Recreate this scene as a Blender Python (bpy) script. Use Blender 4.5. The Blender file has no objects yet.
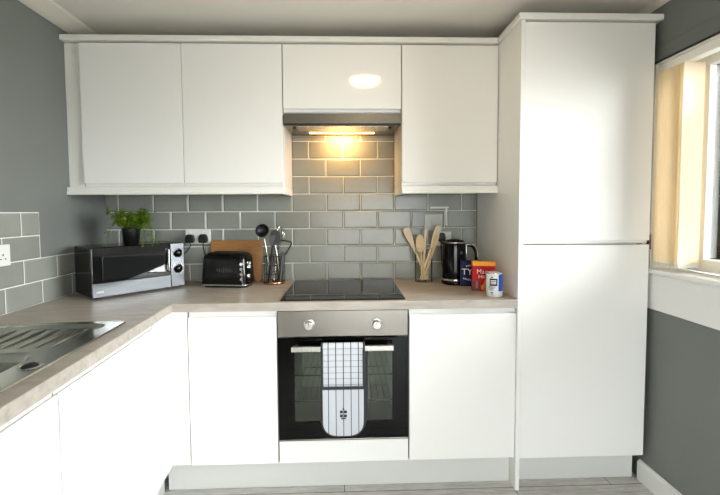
import bpy, bmesh, math, random
from mathutils import Vector, Matrix
random.seed(7)
PI = math.pi
SC = bpy.context.scene
COL = SC.collection
WM = {}

# ------------------------------------------------------------------ helpers
def lin(c):
    if isinstance(c, str):
        c = tuple(int(c[i:i+2], 16)/255 for i in (0, 2, 4))
    return tuple((x/12.92 if x <= .04045 else ((x+.055)/1.055)**2.4) for x in c) + (1.0,)

def nd(nt, t, **kw):
    n = nt.nodes.new(t)
    for k, v in kw.items():
        if k in n.inputs.keys(): n.inputs[k].default_value = v
        else: setattr(n, k, v)
    return n

def mat(name, col, rough=.5, metal=0., coat=0., spec=.5, bump=0., bscale=200., var=0., vscale=30., stretch=(1, 1, 1), emit=None, estr=0., trans=0., island=0., aniso=0., coatr=.03, ior=1.5):
    m = bpy.data.materials.new(name); m.use_nodes = True
    nt = m.node_tree; b = nt.nodes['Principled BSDF']
    c = lin(col)
    b.inputs['Base Color'].default_value = c
    b.inputs['Roughness'].default_value = rough
    b.inputs['Metallic'].default_value = metal
    b.inputs['Coat Weight'].default_value = coat
    b.inputs['Coat Roughness'].default_value = coatr
    b.inputs['Specular IOR Level'].default_value = spec
    b.inputs['Transmission Weight'].default_value = trans
    b.inputs['IOR'].default_value = ior
    if emit:
        b.inputs['Emission Color'].default_value = lin(emit); b.inputs['Emission Strength'].default_value = estr
    tc = nt.nodes.new('ShaderNodeTexCoord'); mp = nt.nodes.new('ShaderNodeMapping')
    mp.inputs['Scale'].default_value = stretch
    nt.links.new(tc.outputs['Object'], mp.inputs['Vector'])
    if var or island:
        no = nd(nt, 'ShaderNodeTexNoise', Scale=vscale, Detail=5.)
        nt.links.new(mp.outputs['Vector'], no.inputs['Vector'])
        hsv = nd(nt, 'ShaderNodeHueSaturation'); hsv.inputs['Color'].default_value = c
        mr = nd(nt, 'ShaderNodeMapRange'); mr.inputs['To Min'].default_value = 1-var; mr.inputs['To Max'].default_value = 1+var
        mr.inputs['From Min'].default_value = .3; mr.inputs['From Max'].default_value = .7
        nt.links.new(no.outputs['Fac'], mr.inputs['Value'])
        last = mr.outputs['Result']
        if island:
            g = nt.nodes.new('ShaderNodeNewGeometry')
            mr2 = nd(nt, 'ShaderNodeMapRange'); mr2.inputs['To Min'].default_value = 1-island; mr2.inputs['To Max'].default_value = 1+island
            nt.links.new(g.outputs['Random Per Island'], mr2.inputs['Value'])
            mu = nd(nt, 'ShaderNodeMath', operation='MULTIPLY')
            nt.links.new(last, mu.inputs[0]); nt.links.new(mr2.outputs['Result'], mu.inputs[1]); last = mu.outputs[0]
        nt.links.new(last, hsv.inputs['Value'])
        nt.links.new(hsv.outputs['Color'], b.inputs['Base Color'])
    if bump:
        no = nd(nt, 'ShaderNodeTexNoise', Scale=bscale, Detail=3.)
        nt.links.new(mp.outputs['Vector'], no.inputs['Vector'])
        bp = nd(nt, 'ShaderNodeBump', Strength=bump, Distance=.002)
        nt.links.new(no.outputs['Fac'], bp.inputs['Height'])
        nt.links.new(bp.outputs['Normal'], b.inputs['Normal'])
    return m

def BM(): return bmesh.new()

def merge(dst, src, M=None):
    if M is not None: bmesh.ops.transform(src, matrix=M, verts=src.verts)
    me = bpy.data.meshes.new('t'); src.to_mesh(me); src.free()
    dst.from_mesh(me); bpy.data.meshes.remove(me)

def box(bm, x0, x1, y0, y1, z0, z1, bev=0., seg=2, M=None):
    t = BM(); bmesh.ops.create_cube(t, size=1)
    for v in t.verts:
        v.co = Vector(((x0+x1)/2+v.co.x*(x1-x0), (y0+y1)/2+v.co.y*(y1-y0), (z0+z1)/2+v.co.z*(z1-z0)))
    if bev: bmesh.ops.bevel(t, geom=t.edges[:], offset=bev, segments=seg, profile=.5, affect='EDGES')
    merge(bm, t, M); return bm

def prism(bm, prof, axis, a0, a1, M=None, bev=0.):
    """extrude a closed 2-D outline; axis 'x': (y,z), 'y': (x,z), 'z': (x,y)"""
    def P(p, a):
        return {'x': (a, p[0], p[1]), 'y': (p[0], a, p[1]), 'z': (p[0], p[1], a)}[axis]
    t = BM()
    A = [t.verts.new(P(p, a0)) for p in prof]; B = [t.verts.new(P(p, a1)) for p in prof]
    n = len(prof)
    t.faces.new(A); t.faces.new(B[::-1])
    for i in range(n): t.faces.new((A[i], B[i], B[(i+1) % n], A[(i+1) % n]))
    bmesh.ops.recalc_face_normals(t, faces=t.faces)
    if bev:
        es = [e for e in t.edges if len(e.link_faces) == 2 and e.calc_face_angle(0) > .6]
        bmesh.ops.bevel(t, geom=es, offset=bev, segments=2, profile=.5, affect='EDGES')
    merge(bm, t, M); return bm

def lathe(bm, prof, n=32, M=None):
    t = BM(); rings = []
    for r, z in prof:
        if r < 1e-6: rings.append([t.verts.new((0, 0, z))])
        else: rings.append([t.verts.new((r*math.cos(2*PI*i/n), r*math.sin(2*PI*i/n), z)) for i in range(n)])
    for a, b in zip(rings, rings[1:]):
        for i in range(n):
            j = (i+1) % n
            if len(a) == 1 and len(b) == 1: continue
            if len(a) == 1: t.faces.new((a[0], b[i], b[j]))
            elif len(b) == 1: t.faces.new((a[i], a[j], b[0]))
            else: t.faces.new((a[i], a[j], b[j], b[i]))
    bmesh.ops.recalc_face_normals(t, faces=t.faces)
    for f in t.faces: f.smooth = True
    merge(bm, t, M); return bm

def tube(bm, pts, r, n=8, closed=False, M=None):
    pts = [Vector(p) for p in pts]; t = BM(); rings = []; N = len(pts)
    rr = r if isinstance(r, (list, tuple)) else [r]*N
    up = None
    for i, p in enumerate(pts):
        if closed: d = pts[(i+1) % N]-pts[i-1]
        else: d = pts[min(i+1, N-1)]-pts[max(i-1, 0)]
        d.normalize()
        if up is None:
            up = Vector((0, 0, 1)) if abs(d.z) < .9 else Vector((1, 0, 0))
        s = d.cross(up).normalized(); up = s.cross(d).normalized()
        rings.append([t.verts.new(p+(s*math.cos(2*PI*k/n)+up*math.sin(2*PI*k/n))*rr[i]) for k in range(n)])
    prs = list(zip(rings, rings[1:]))+([(rings[-1], rings[0])] if closed else [])
    for a, b in prs:
        for k in range(n): t.faces.new((a[k], a[(k+1) % n], b[(k+1) % n], b[k]))
    if not closed: t.faces.new(rings[0]); t.faces.new(rings[-1])
    bmesh.ops.recalc_face_normals(t, faces=t.faces)
    for f in t.faces: f.smooth = True
    merge(bm, t, M); return bm

def curve_pts(ctrl, k=8):
    """Catmull-Rom through control points"""
    c = [Vector(p) for p in ctrl]; c = [2*c[0]-c[1]]+c+[2*c[-1]-c[-2]]; out = []
    for i in range(1, len(c)-2):
        for s in range(k):
            t = s/k
            out.append(.5*((2*c[i])+(c[i+1]-c[i-1])*t+(2*c[i-1]-5*c[i]+4*c[i+1]-c[i+2])*t*t+(3*c[i]-c[i-1]-3*c[i+1]+c[i+2])*t**3))
    out.append(c[-2]); return out

def rrect(w, h, r, n=5, cx=0, cy=0):
    out = []
    for sx, sy, a in ((1, 1, 0), (-1, 1, 90), (-1, -1, 180), (1, -1, 270)):
        for i in range(n+1):
            t = math.radians(a+90*i/n)
            out.append((cx+sx*(w/2-r)+r*math.cos(t), cy+sy*(h/2-r)+r*math.sin(t)))
    return out

def text(bm, s, size, M, depth=.0004):
    cu = bpy.data.curves.new('txt', 'FONT'); cu.body = s; cu.size = size; cu.extrude = depth; cu.align_x = 'CENTER'; cu.align_y = 'CENTER'
    o = bpy.data.objects.new('txt', cu); COL.objects.link(o)
    bpy.context.view_layer.update()
    me = bpy.data.meshes.new_from_object(o.evaluated_get(bpy.context.evaluated_depsgraph_get()))
    t = BM(); t.from_mesh(me); bpy.data.meshes.remove(me)
    bpy.data.objects.remove(o); bpy.data.curves.remove(cu)
    merge(bm, t, M)

def T(x, y, z, rz=0., rx=0., ry=0.):
    return Matrix.Translation((x, y, z)) @ Matrix.Rotation(rz, 4, 'Z') @ Matrix.Rotation(ry, 4, 'Y') @ Matrix.Rotation(rx, 4, 'X')

def link(name, bm, m, parent=None, local=False, smooth=None):
    me = bpy.data.meshes.new(name)
    if parent is not None and not local:
        bmesh.ops.transform(bm, matrix=WM[parent].inverted(), verts=bm.verts)
    bm.to_mesh(me); bm.free()
    if m: me.materials.append(m)
    o = bpy.data.objects.new(name, me); COL.objects.link(o)
    WM[o] = Matrix.Identity(4)
    if parent is not None: o.parent = parent; WM[o] = WM[parent].copy()
    if smooth: me.shade_auto = None if False else None
    return o

def thing(name, label, cat, loc=(0, 0, 0), rz=0., group=None):
    o = bpy.data.objects.new(name, None); COL.objects.link(o); o.empty_display_size = .05
    o.location = loc; o.rotation_euler = (0, 0, rz)
    o['label'] = label; o['category'] = cat
    if group: o['group'] = group
    WM[o] = T(*loc, rz); return o

def tag(o, label, cat, group=None, kind=None):
    o['label'] = label; o['category'] = cat
    if group: o['group'] = group
    if kind: o['kind'] = kind
    return o

def struct(name, bm, m, parent=None, label=None):
    o = link(name, bm, m, parent)
    if parent is None: o['kind'] = 'structure'
    if label: o['label'] = label
    return o

# ------------------------------------------------------------------ materials
WHITE = mat('gloss_white_lacquer', (.915, .912, .895), rough=.07, spec=.36)
TRIMW = mat('white_satin_trim', (.90, .895, .87), rough=.32)
CARC = mat('white_melamine', (.86, .855, .83), rough=.4)
CARCG = mat('gap_shade_melamine', (.42, .42, .41), rough=.5)  # base carcasses darkened so the door gaps read as shade
KICK = mat('pale_grey_plinth', (.80, .80, .78), rough=.35)
PAINT = mat('dark_grey_green_paint', (.44, .455, .44), rough=.62, bump=.08, bscale=350, var=.02, vscale=6)
LINT = mat('dark_grey_trim_paint', (.40, .41, .40), rough=.4)
CEIL = mat('off_white_ceiling_paint', (.90, .88, .84), rough=.75, bump=.05, bscale=200)
COVE = mat('white_coving_paint', (.88, .86, .81), rough=.55)
UPVC = mat('white_upvc', (.92, .91, .88), rough=.3)
BOARD = mat('white_gloss_paint', (.88, .88, .87), rough=.35)
TILE = mat('grey_green_glazed_tile', (.54, .55, .52), rough=.22, bump=.10, bscale=26, var=.04, vscale=9, island=.05)
GROUT = mat('pale_grout', (.90, .90, .87), rough=.8)
STEEL = mat('brushed_steel', (.57, .55, .52), rough=.27, metal=1., bump=.05, bscale=300, stretch=(.02, 1, 1))
SINKS = mat('brushed_sink_steel', (.72, .72, .69), rough=.2, metal=1., bump=.04, bscale=400, stretch=(1, .05, 1))
CHROME = mat('chrome', (.85, .85, .84), rough=.08, metal=1.)
SILVER = mat('silver_panel', (.47, .48, .49), rough=.2, metal=1.)
SATIN = mat('satin_aluminium', (.84, .83, .80), rough=.25, metal=.9)
BLACKG = mat('black_glass', (.012, .012, .013), rough=.05, spec=.22)
BLACKP = mat('black_gloss_plastic', (.018, .018, .02), rough=.13, spec=.3)
BLACKM = mat('black_matt_plastic', (.05, .05, .052), rough=.45)
MIRRORG = mat('reflective_black_glass', (.016, .016, .02), rough=.05, spec=.6)
HOBG = mat('black_ceramic_glass', (.015, .015, .016), rough=.03, spec=.32)
HOBL = mat('grey_hob_marking', (.30, .30, .29), rough=.2)
WOOD = mat('light_beech', (.84, .73, .55), rough=.5, var=.10, vscale=25, stretch=(6, 6, 1))
WOODP = mat('pale_bamboo', (.89, .82, .69), rough=.5, var=.08, vscale=25, stretch=(6, 6, 1))
BOARDW = mat('warm_oak_board', (.60, .42, .22), rough=.45, var=.16, vscale=18, stretch=(1, 4, 8))
COPPER = mat('copper', (.78, .58, .46), rough=.2, metal=1.)
WIRE = mat('dark_wire', (.10, .09, .09), rough=.35, metal=.7)
GREYU = mat('grey_nylon', (.22, .22, .22), rough=.4)
CREAM = mat('cream_emulsion', (.90, .87, .78), rough=.55)
LEAF = mat('plant_leaf', (.36, .46, .07), rough=.5, var=.25, vscale=40, island=.35)
SOIL = mat('dark_soil', (.08, .06, .05), rough=.9)
POT = mat('black_ceramic_pot', (.05, .05, .055), rough=.3)
PLASTW = mat('white_plastic', (.88, .88, .86), rough=.3)
PLASTG = mat('grey_white_plastic', (.72, .72, .69), rough=.35)
DARK = mat('dark_slot', (.03, .03, .03), rough=.6)
RUBBER = mat('black_rubber', (.05, .05, .05), rough=.6)
ENAMEL = mat('grey_oven_enamel', (.80, .81, .78), rough=.45)
CLOTHD = mat('charcoal_binding', (.17, .18, .19), rough=.9)
BLUE = mat('blue_card', (.03, .07, .27), rough=.5, spec=.2)
RED = mat('red_card', (.70, .03, .07), rough=.5, spec=.2)
YEL = mat('yellow_card', (.93, .62, .18), rough=.5, spec=.2)
BISC = mat('golden_biscuit_print', (.80, .50, .20), rough=.5, var=.15, vscale=120)
BROWNP = mat('dark_brown_print', (.22, .05, .05), rough=.5)
PRINTW = mat('white_print', (.92, .90, .86), rough=.5)
PRINTR = mat('red_print', (.75, .10, .12), rough=.5)
PRINTK = mat('black_print', (.04, .04, .05), rough=.5)
PRINTB = mat('blue_print', (.10, .32, .70), rough=.4)
TIN = mat('white_tin_label', (.88, .89, .90), rough=.3)
LAMPSH = mat('opal_lamp_shade', (.9, .88, .82), rough=.4, emit=(1., .90, .74), estr=26.)
LENS = mat('hood_lamp_lens', (.9, .85, .7), rough=.4, emit=(1., .74, .36), estr=7.)

# worktop: pale beige laminate with soft streaks
WORK = bpy.data.materials.new('beige_streaked_laminate'); WORK.use_nodes = True
nt = WORK.node_tree; b = nt.nodes['Principled BSDF']; b.inputs['Roughness'].default_value = .42; b.inputs['Specular IOR Level'].default_value = .3
tc = nt.nodes.new('ShaderNodeTexCoord'); mp = nt.nodes.new('ShaderNodeMapping'); mp.inputs['Scale'].default_value = (2.2, 9, 9)
nt.links.new(tc.outputs['Object'], mp.inputs['Vector'])
n1 = nd(nt, 'ShaderNodeTexNoise', Scale=3.2, Detail=7., Roughness=.6, Distortion=.6); nt.links.new(mp.outputs['Vector'], n1.inputs['Vector'])
cr = nt.nodes.new('ShaderNodeValToRGB')
cr.color_ramp.elements[0].position = .3; cr.color_ramp.elements[0].color = lin((.60, .57, .53))
cr.color_ramp.elements[1].position = .7; cr.color_ramp.elements[1].color = lin((.70, .67, .63))
nt.links.new(n1.outputs['Fac'], cr.inputs['Fac']); nt.links.new(cr.outputs['Color'], b.inputs['Base Color'])

# floor: grey wood planks
FLOOR = bpy.data.materials.new('grey_wood_laminate'); FLOOR.use_nodes = True
nt = FLOOR.node_tree; b = nt.nodes['Principled BSDF']; b.inputs['Roughness'].default_value = .38
tc = nt.nodes.new('ShaderNodeTexCoord'); mp = nt.nodes.new('ShaderNodeMapping')
nt.links.new(tc.outputs['Object'], mp.inputs['Vector'])
br = nt.nodes.new('ShaderNodeTexBrick'); br.offset = .37
for k, v in (('Scale', 1.), ('Brick Width', 1.28), ('Row Height', .19), ('Mortar Size', .0018), ('Bias', 0.)): br.inputs[k].default_value = v
br.inputs['Color1'].default_value = lin((.84, .835, .83)); br.inputs['Color2'].default_value = lin((.76, .755, .745)); br.inputs['Mortar'].default_value = lin((.28, .27, .26))
nt.links.new(mp.outputs['Vector'], br.inputs['Vector'])
mp2 = nt.nodes.new('ShaderNodeMapping'); mp2.inputs['Scale'].default_value = (1.6, 16, 1); nt.links.new(tc.outputs['Object'], mp2.inputs['Vector'])
n1 = nd(nt, 'ShaderNodeTexNoise', Scale=4., Detail=8., Roughness=.65, Distortion=1.2); nt.links.new(mp2.outputs['Vector'], n1.inputs['Vector'])
cr = nt.nodes.new('ShaderNodeValToRGB')
cr.color_ramp.elements[0].position = .3; cr.color_ramp.elements[0].color = (.62, .60, .58, 1)
cr.color_ramp.elements[1].position = .7; cr.color_ramp.elements[1].color = (1.12, 1.12, 1.12, 1)
nt.links.new(n1.outputs['Fac'], cr.inputs['Fac'])
mx = nt.nodes.new('ShaderNodeMixRGB'); mx.blend_type = 'MULTIPLY'; mx.inputs['Fac'].default_value = 1.
nt.links.new(br.outputs['Color'], mx.inputs['Color1']); nt.links.new(cr.outputs['Color'], mx.inputs['Color2'])
nt.links.new(mx.outputs['Color'], b.inputs['Base Color'])

def glass(name, tint=(1, 1, 1), refl=1.5, rough=.0):
    m = bpy.data.materials.new(name); m.use_nodes = True; nt = m.node_tree
    for n in list(nt.nodes): nt.nodes.remove(n)
    o = nt.nodes.new('ShaderNodeOutputMaterial'); mi = nt.nodes.new('ShaderNodeMixShader')
    t = nt.nodes.new('ShaderNodeBsdfTransparent'); t.inputs['Color'].default_value = (*tint, 1)
    g = nt.nodes.new('ShaderNodeBsdfGlossy'); g.inputs['Roughness'].default_value = rough
    f = nt.nodes.new('ShaderNodeFresnel'); f.inputs['IOR'].default_value = refl
    nt.links.new(f.outputs[0], mi.inputs[0]); nt.links.new(t.outputs[0], mi.inputs[1]); nt.links.new(g.outputs[0], mi.inputs[2])
    nt.links.new(mi.outputs[0], o.inputs['Surface']); return m
GLASS = glass('clear_window_glass', (.97, .98, .97))
OVGLASS = glass('tinted_oven_glass', (.80, .83, .77), 1.45, .02)
JARGLASS = glass('clear_jar_glass', (.985, .985, .975), 1.10)

# blind fabric: thin peach cloth that lets daylight through
BLIND = bpy.data.materials.new('peach_blind_fabric'); BLIND.use_nodes = True
nt = BLIND.node_tree
for n in list(nt.nodes): nt.nodes.remove(n)
o = nt.nodes.new('ShaderNodeOutputMaterial'); mi = nt.nodes.new('ShaderNodeMixShader'); mi.inputs[0].default_value = .5
d = nt.nodes.new('ShaderNodeBsdfDiffuse'); d.inputs['Color'].default_value = lin((.99, .97, .92))
t = nt.nodes.new('ShaderNodeBsdfTranslucent'); t.inputs['Color'].default_value = lin((.99, .94, .82))
nt.links.new(d.outputs[0], mi.inputs[1]); nt.links.new(t.outputs[0], mi.inputs[2]); nt.links.new(mi.outputs[0], o.inputs['Surface'])

def stripes(name, base, line, px, ox, w, pz=None, oz=0., wz=.0):
    """woven cloth: thin dark lines repeating along x (and z)"""
    m = bpy.data.materials.new(name); m.use_nodes = True; nt = m.node_tree; b = nt.nodes['Principled BSDF']
    b.inputs['Roughness'].default_value = .9; b.inputs['Specular IOR Level'].default_value = .1
    tc = nt.nodes.new('ShaderNodeTexCoord'); sp = nt.nodes.new('ShaderNodeSeparateXYZ'); nt.links.new(tc.outputs['Object'], sp.inputs[0])
    def band(out, p, off, w):
        a = nd(nt, 'ShaderNodeMath', operation='ADD'); a.inputs[1].default_value = off; nt.links.new(out, a.inputs[0])
        q = nd(nt, 'ShaderNodeMath', operation='PINGPONG'); q.inputs[1].default_value = p/2; nt.links.new(a.outputs[0], q.inputs[0])
        l = nd(nt, 'ShaderNodeMath', operation='LESS_THAN'); l.inputs[1].default_value = w/2; nt.links.new(q.outputs[0], l.inputs[0])
        return l.outputs[0]
    f = band(sp.outputs['X'], px, ox, w)
    if pz:
        g = band(sp.outputs['Z'], pz, oz, wz)
        mm = nd(nt, 'ShaderNodeMath', operation='MAXIMUM'); nt.links.new(f, mm.inputs[0])
        sc = nd(nt, 'ShaderNodeMath', operation='MULTIPLY'); sc.inputs[1].default_value = .55; nt.links.new(g, sc.inputs[0])
        nt.links.new(sc.outputs[0], mm.inputs[1]); f = mm.outputs[0]
    mx = nt.nodes.new('ShaderNodeMixRGB'); mx.inputs['Color1'].default_value = lin(base); mx.inputs['Color2'].default_value = lin(line)
    nt.links.new(f, mx.inputs['Fac']); nt.links.new(mx.outputs['Color'], b.inputs['Base Color'])
    no = nd(nt, 'ShaderNodeTexNoise', Scale=600.); nt.links.new(tc.outputs['Object'], no.inputs['Vector'])
    bp = nd(nt, 'ShaderNodeBump', Strength=.25, Distance=.001); nt.links.new(no.outputs['Fac'], bp.inputs['Height']); nt.links.new(bp.outputs['Normal'], b.inputs['Normal'])
    return m
CHECK = stripes('checked_cotton', (.76, .77, .79), (.27, .28, .30), (.0335), .0, .0042, .027, .004, .003)
STRIPE = stripes('striped_cotton', (.74, .75, .77), (.30, .31, .33), .0335, .0, .0036)

# ------------------------------------------------------------------ the room
XR, YB, CZ = 1.448, -3.7, 2.262
def xl(y): return -1.392-.0282*y           # the left wall is slightly out of square
def flip(prof): return prof

bm = BM(); box(bm, -1.7, XR+.02, YB-.1, .02, -.06, 0); struct('floor', bm, FLOOR)
bm = BM(); box(bm, -1.7, XR+.3, YB-.1, .1, CZ, CZ+.06); struct('ceiling', bm, CEIL)
bm = BM(); box(bm, -1.6, XR+.2, 0, .1, -.06, CZ); WALLB = struct('wall_back', bm, PAINT)
bm = BM(); prism(bm, [(xl(.0), 0), (xl(YB), YB), (xl(YB)-.2, YB), (xl(0)-.2, 0)], 'z', -.06, CZ); WALLL = struct('wall_left', bm, PAINT)
DX, DZ = (-.40, 1.22), (.12, 1.70)
bm = BM(); box(bm, -1.7, DX[0], YB-.1, YB, -.06, CZ); box(bm, DX[1], XR+.2, YB-.1, YB, -.06, CZ); box(bm, DX[0], DX[1], YB-.1, YB, DZ[1], CZ); box(bm, DX[0], DX[1], YB-.1, YB, -.06, DZ[0]); struct('wall_front', bm, CREAM)
# unseen wide window added behind the camera as front fill light
gd = thing('window_fill', '', '', (0, YB, DZ[0])); del gd['label']; del gd['category']; gd['kind'] = 'structure'
bm = BM()
for a in ((DX[0]+.001, DX[0]+.07, DZ[0]+.001, DZ[1]-.001), (DX[1]-.07, DX[1]-.001, DZ[0]+.001, DZ[1]-.001), (.37, .46, DZ[0]+.07, DZ[1]-.07), (DX[0]+.07, DX[1]-.07, DZ[1]-.07, DZ[1]-.001), (DX[0]+.07, DX[1]-.07, DZ[0]+.001, DZ[0]+.07)): box(bm, a[0], a[1], YB-.08, YB-.02, a[2], a[3], .004)
link('window_frame', bm, UPVC, gd)
for a0, a1 in ((DX[0]+.07, .37), (.46, DX[1]-.07)):
    bm = BM(); box(bm, a0, a1, YB-.052, YB-.048, DZ[0]+.07, DZ[1]-.07); link('window_pane', bm, GLASS, gd)
# right wall with two window openings
WZ0, WZ1 = 1.045, 1.992
WY = ((-2.05, -.553),)
TH = .24
bm = BM()
box(bm, XR, XR+TH, YB, 0, -.06, WZ0-.012); box(bm, XR, XR+TH, YB, 0, WZ1, CZ)
box(bm, XR, XR+TH, WY[0][1], 0, WZ0-.012, WZ1); box(bm, XR, XR+TH, YB, WY[0][0], WZ0-.012, WZ1)
struct('wall_right', bm, PAINT)
# coving along the left, front-hidden back and right walls
prof = [(0, 0), (.008, 0), (.03, .006), (.065, .019), (.092, .029), (.10, .035), (0, .035)]
bm = BM()
t = BM()
pts = [(p[0], p[1]) for p in prof]
A = [t.verts.new((xl(-.002)+p[0], -.002, CZ-.0355+p[1])) for p in pts]; B = [t.verts.new((xl(YB)+p[0], YB+.002, CZ-.0355+p[1])) for p in pts]
t.faces.new(A); t.faces.new(B[::-1])
for i in range(len(pts)): t.faces.new((A[i], B[i], B[(i+1) % len(pts)], A[(i+1) % len(pts)]))
bmesh.ops.recalc_face_normals(t, faces=t.faces); merge(bm, t)
struct('trim_1', bm, COVE)
bm = BM(); prism(bm, [(XR-.001, CZ-.026), (XR-.006, CZ-.026), (XR-.03, CZ-.001), (XR-.001, CZ-.001)], 'y', YB+.01, -.01); struct('trim_2', bm, COVE)
# dark painted board under the lintel
bm = BM(); box(bm, XR-.010, XR-.0005, -2.6, -.30, 1.994, 2.058, .003); L3 = struct('trim_3', bm, LINT)
bm = BM(); box(bm, XR-.009, XR-.0005, -2.6, -.30, 1.9885, 1.9938); link('shadow_line_strip', bm, RUBBER, L3)  # black strip put in as the shadow line below the board
# white board below the window
bm = BM(); box(bm, XR-.014, XR-.0005, -2.6, -.30, .857, WZ0-.022, .003); struct('trim_4', bm, BOARD)
# skirting
bm = BM(); prism(bm, [(XR-.0005, 0.001), (XR-.015, 0.001), (XR-.015, .085), (XR-.010, .097), (XR-.004, .10), (XR-.0005, .10)], 'y', YB+.01, -.535); struct('baseboard_right', bm, BOARD)
bm = BM(); box(bm, xl(YB)+.02, XR-.02, YB+.0005, YB+.015, .001, .1, .003); struct('baseboard_front', bm, BOARD)

def window(name, y0, y1, sash_tilt):
    w = thing(name, '', '', (XR, (y0+y1)/2, WZ0)); del w['label']; del w['category']; w['kind'] = 'structure'
    bm = BM(); box(bm, XR-.026, XR+.115, y0-.03, y1+.03, WZ0-.021, WZ0, .004)
    link('window_sill', bm, BOARD, w)
    fx0, fx1 = XR+.115, XR+.185
    bm = BM()
    f, st = .058, .028
    ym = -1.30
    box(bm, fx0, fx1, y0, y1, WZ1-f, WZ1-.001, .004); box(bm, fx0, fx1, y0, y1, WZ0+.001, WZ0+f, .004)
    box(bm, fx0, fx1, y1-st, y1, WZ0+f, WZ1-f, .004); box(bm, fx0, fx1, y0, y0+f, WZ0+f, WZ1-f, .004)
    box(bm, fx0, fx1, ym-.045, ym+.045, WZ0+f, WZ1-f, .004); box(bm, fx0, fx1, -.711, -.675, WZ0+f, WZ1-f, .004)
    link('window_frame', bm, UPVC, w)
    # white lined reveals
    bm = BM(); box(bm, XR-.0005, fx0, y1-.008, y1-.0005, WZ0, WZ1-.001); box(bm, XR-.0005, fx0, y0+.0005, y0+.008, WZ0, WZ1-.001); box(bm, XR-.0005, fx0, y0, y1, WZ1-.009, WZ1-.001)
    link('window_reveal', bm, UPVC, w)
    for a0, a1 in ((y0+f, ym-.045), (ym+.045, -.711), (-.675, y1-st)):
        bm = BM(); box(bm, fx0+.03, fx0+.036, a0, a1, WZ0+f, WZ1-f); link('window_pane', bm, GLASS, w)
    bm = BM(); box(bm, fx0+.004, fx0+.029, -.800, -.768, 1.165, 1.74, .003); link('dark_glazing_bar', bm, RUBBER, w)
    return w
window('window_1', *WY[0], 0.)

# ------------------------------------------------------------------ tiles
def add_tile(t, x0, x1, z0, z1):
    """pressed tile with a soft sloped margin; wall plane at y = 0, room towards -y"""
    h0, h1, m = .0052, .0076, .007
    if x1-x0 < .016 or z1-z0 < .016: m = min(x1-x0, z1-z0)*.3
    a = [t.verts.new(p) for p in ((x0, 0, z0), (x1, 0, z0), (x1, 0, z1), (x0, 0, z1))]
    bb = [t.verts.new(p) for p in ((x0, -h0, z0), (x1, -h0, z0), (x1, -h0, z1), (x0, -h0, z1))]
    c = [t.verts.new(p) for p in ((x0+m, -h1, z0+m), (x1-m, -h1, z0+m), (x1-m, -h1, z1-m), (x0+m, -h1, z1-m))]
    for i in range(4):
        j = (i+1) % 4
        t.faces.new((a[i], a[j], bb[j], bb[i])); t.faces.new((bb[i], bb[j], c[j], c[i]))
    t.faces.new(c)

def rows(t, x0, x1, k0, k1, off, zbase=.91, ztop=None, cut=()):
    """running-bond rows k0..k1 between x0 and x1; off[k % 2] is a joint position"""
    P, R, G = .203, .103, .0019
    for k in range(k0, k1):
        z0, z1 = zbase+R*k+G, zbase+R*(k+1)-G
        if ztop: z1 = min(z1, ztop)
        j = off[k % 2]; n0 = math.floor((x0-j)/P)
        x = j+n0*P
        while x < x1:
            a, b_ = max(x+G, x0), min(x+P-G, x1)
            if b_-a > .006: add_tile(t, a, b_, z0, z1)
            x += P

tx = -.1019
ws = WALLB
g = BM(); box(g, xl(0)+.001, .800, -.0049, -.0005, .9105, 1.425); box(g, -.302, .302, -.0049, -.0005, 1.425, 1.764)
link('grout', g, GROUT, ws)
t = BM(); rows(t, xl(0)+.002, .799, 0, 5, (tx+.0, tx+.1015)); rows(t, -.302, .302, 5, 9, (tx, tx+.1015), ztop=1.763)
bmesh.ops.recalc_face_normals(t, faces=t.faces)
link('tile_face', t, TILE, ws)
# patched grout beside the switch
bm = BM(); box(bm, .518, .632, -.0105, -.003, 1.334, 1.346, .002); box(bm, .612, .624, -.0105, -.003, 1.232, 1.334, .002)
link('grout_patch', bm, GROUT, ws)

# left wall tiles: built along a local x axis that runs from the far corner towards the camera
angL = math.atan(.0282)
wl, WLM = WALLL, T(xl(0), 0, .91, PI/2+angL)
# local: +x points towards the back corner (world +y); local -y points into the room (+x world)
t = BM()
def rowsL(k, start, joint, end=-2.2):
    P, R, G = .203, .103, .0019
    z0, z1 = R*k+G, R*(k+1)-G
    x = joint+P*math.ceil((start-joint)/P)
    while x > end:
        a, b_ = x-P+G, min(x-G, start)
        if b_-a > .006: add_tile(t, a, b_, z0, z1)
        x -= P
rowsL(0, -.012, -.535); rowsL(1, -.012, -.6365); rowsL(2, -.539, -.539); rowsL(3, -.539, -.6405)
for v in t.verts: v.co.y = v.co.y
bmesh.ops.recalc_face_normals(t, faces=t.faces)
g = BM(); box(g, -2.2, -.010, -.0049, -.0005, .0005, .206); box(g, -2.2, -.5375, -.0049, -.0005, .206, .413)
bmesh.ops.transform(g, matrix=WLM, verts=g.verts); bmesh.ops.transform(t, matrix=WLM, verts=t.verts)
link('grout', g, GROUT, wl); link('tile_face', t, TILE, wl)

# ------------------------------------------------------------------ cabinets
def door_prof(yf, z0, z1, j):
    """side outline of a handleless slab door, front at y = yf; j = 'top' / 'bottom' for the finger groove"""
    th = .020
    if j == 'top':
        p = [(0, 0), (0, -.027), (.0025, -.0245), (.006, -.0245), (.0085, -.033), (.012, -.034), (.014, -.028), (.0155, 0), (th, 0)]
        return [(yf, z0)]+[(yf+a, z1+b_) for a, b_ in p[1:]]+[(yf+th, z0)]
    if j == 'bottom':
        p = [(th, 0), (.0155, 0), (.014, .016), (.012, .021), (.0085, .020), (.006, .0135), (.0025, .0135), (0, .016)]
        return [(yf+a, z0+b_) for a, b_ in p]+[(yf, z1), (yf+th, z1)]
    return [(yf, z0), (yf, z1), (yf+th, z1), (yf+th, z0)]

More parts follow.
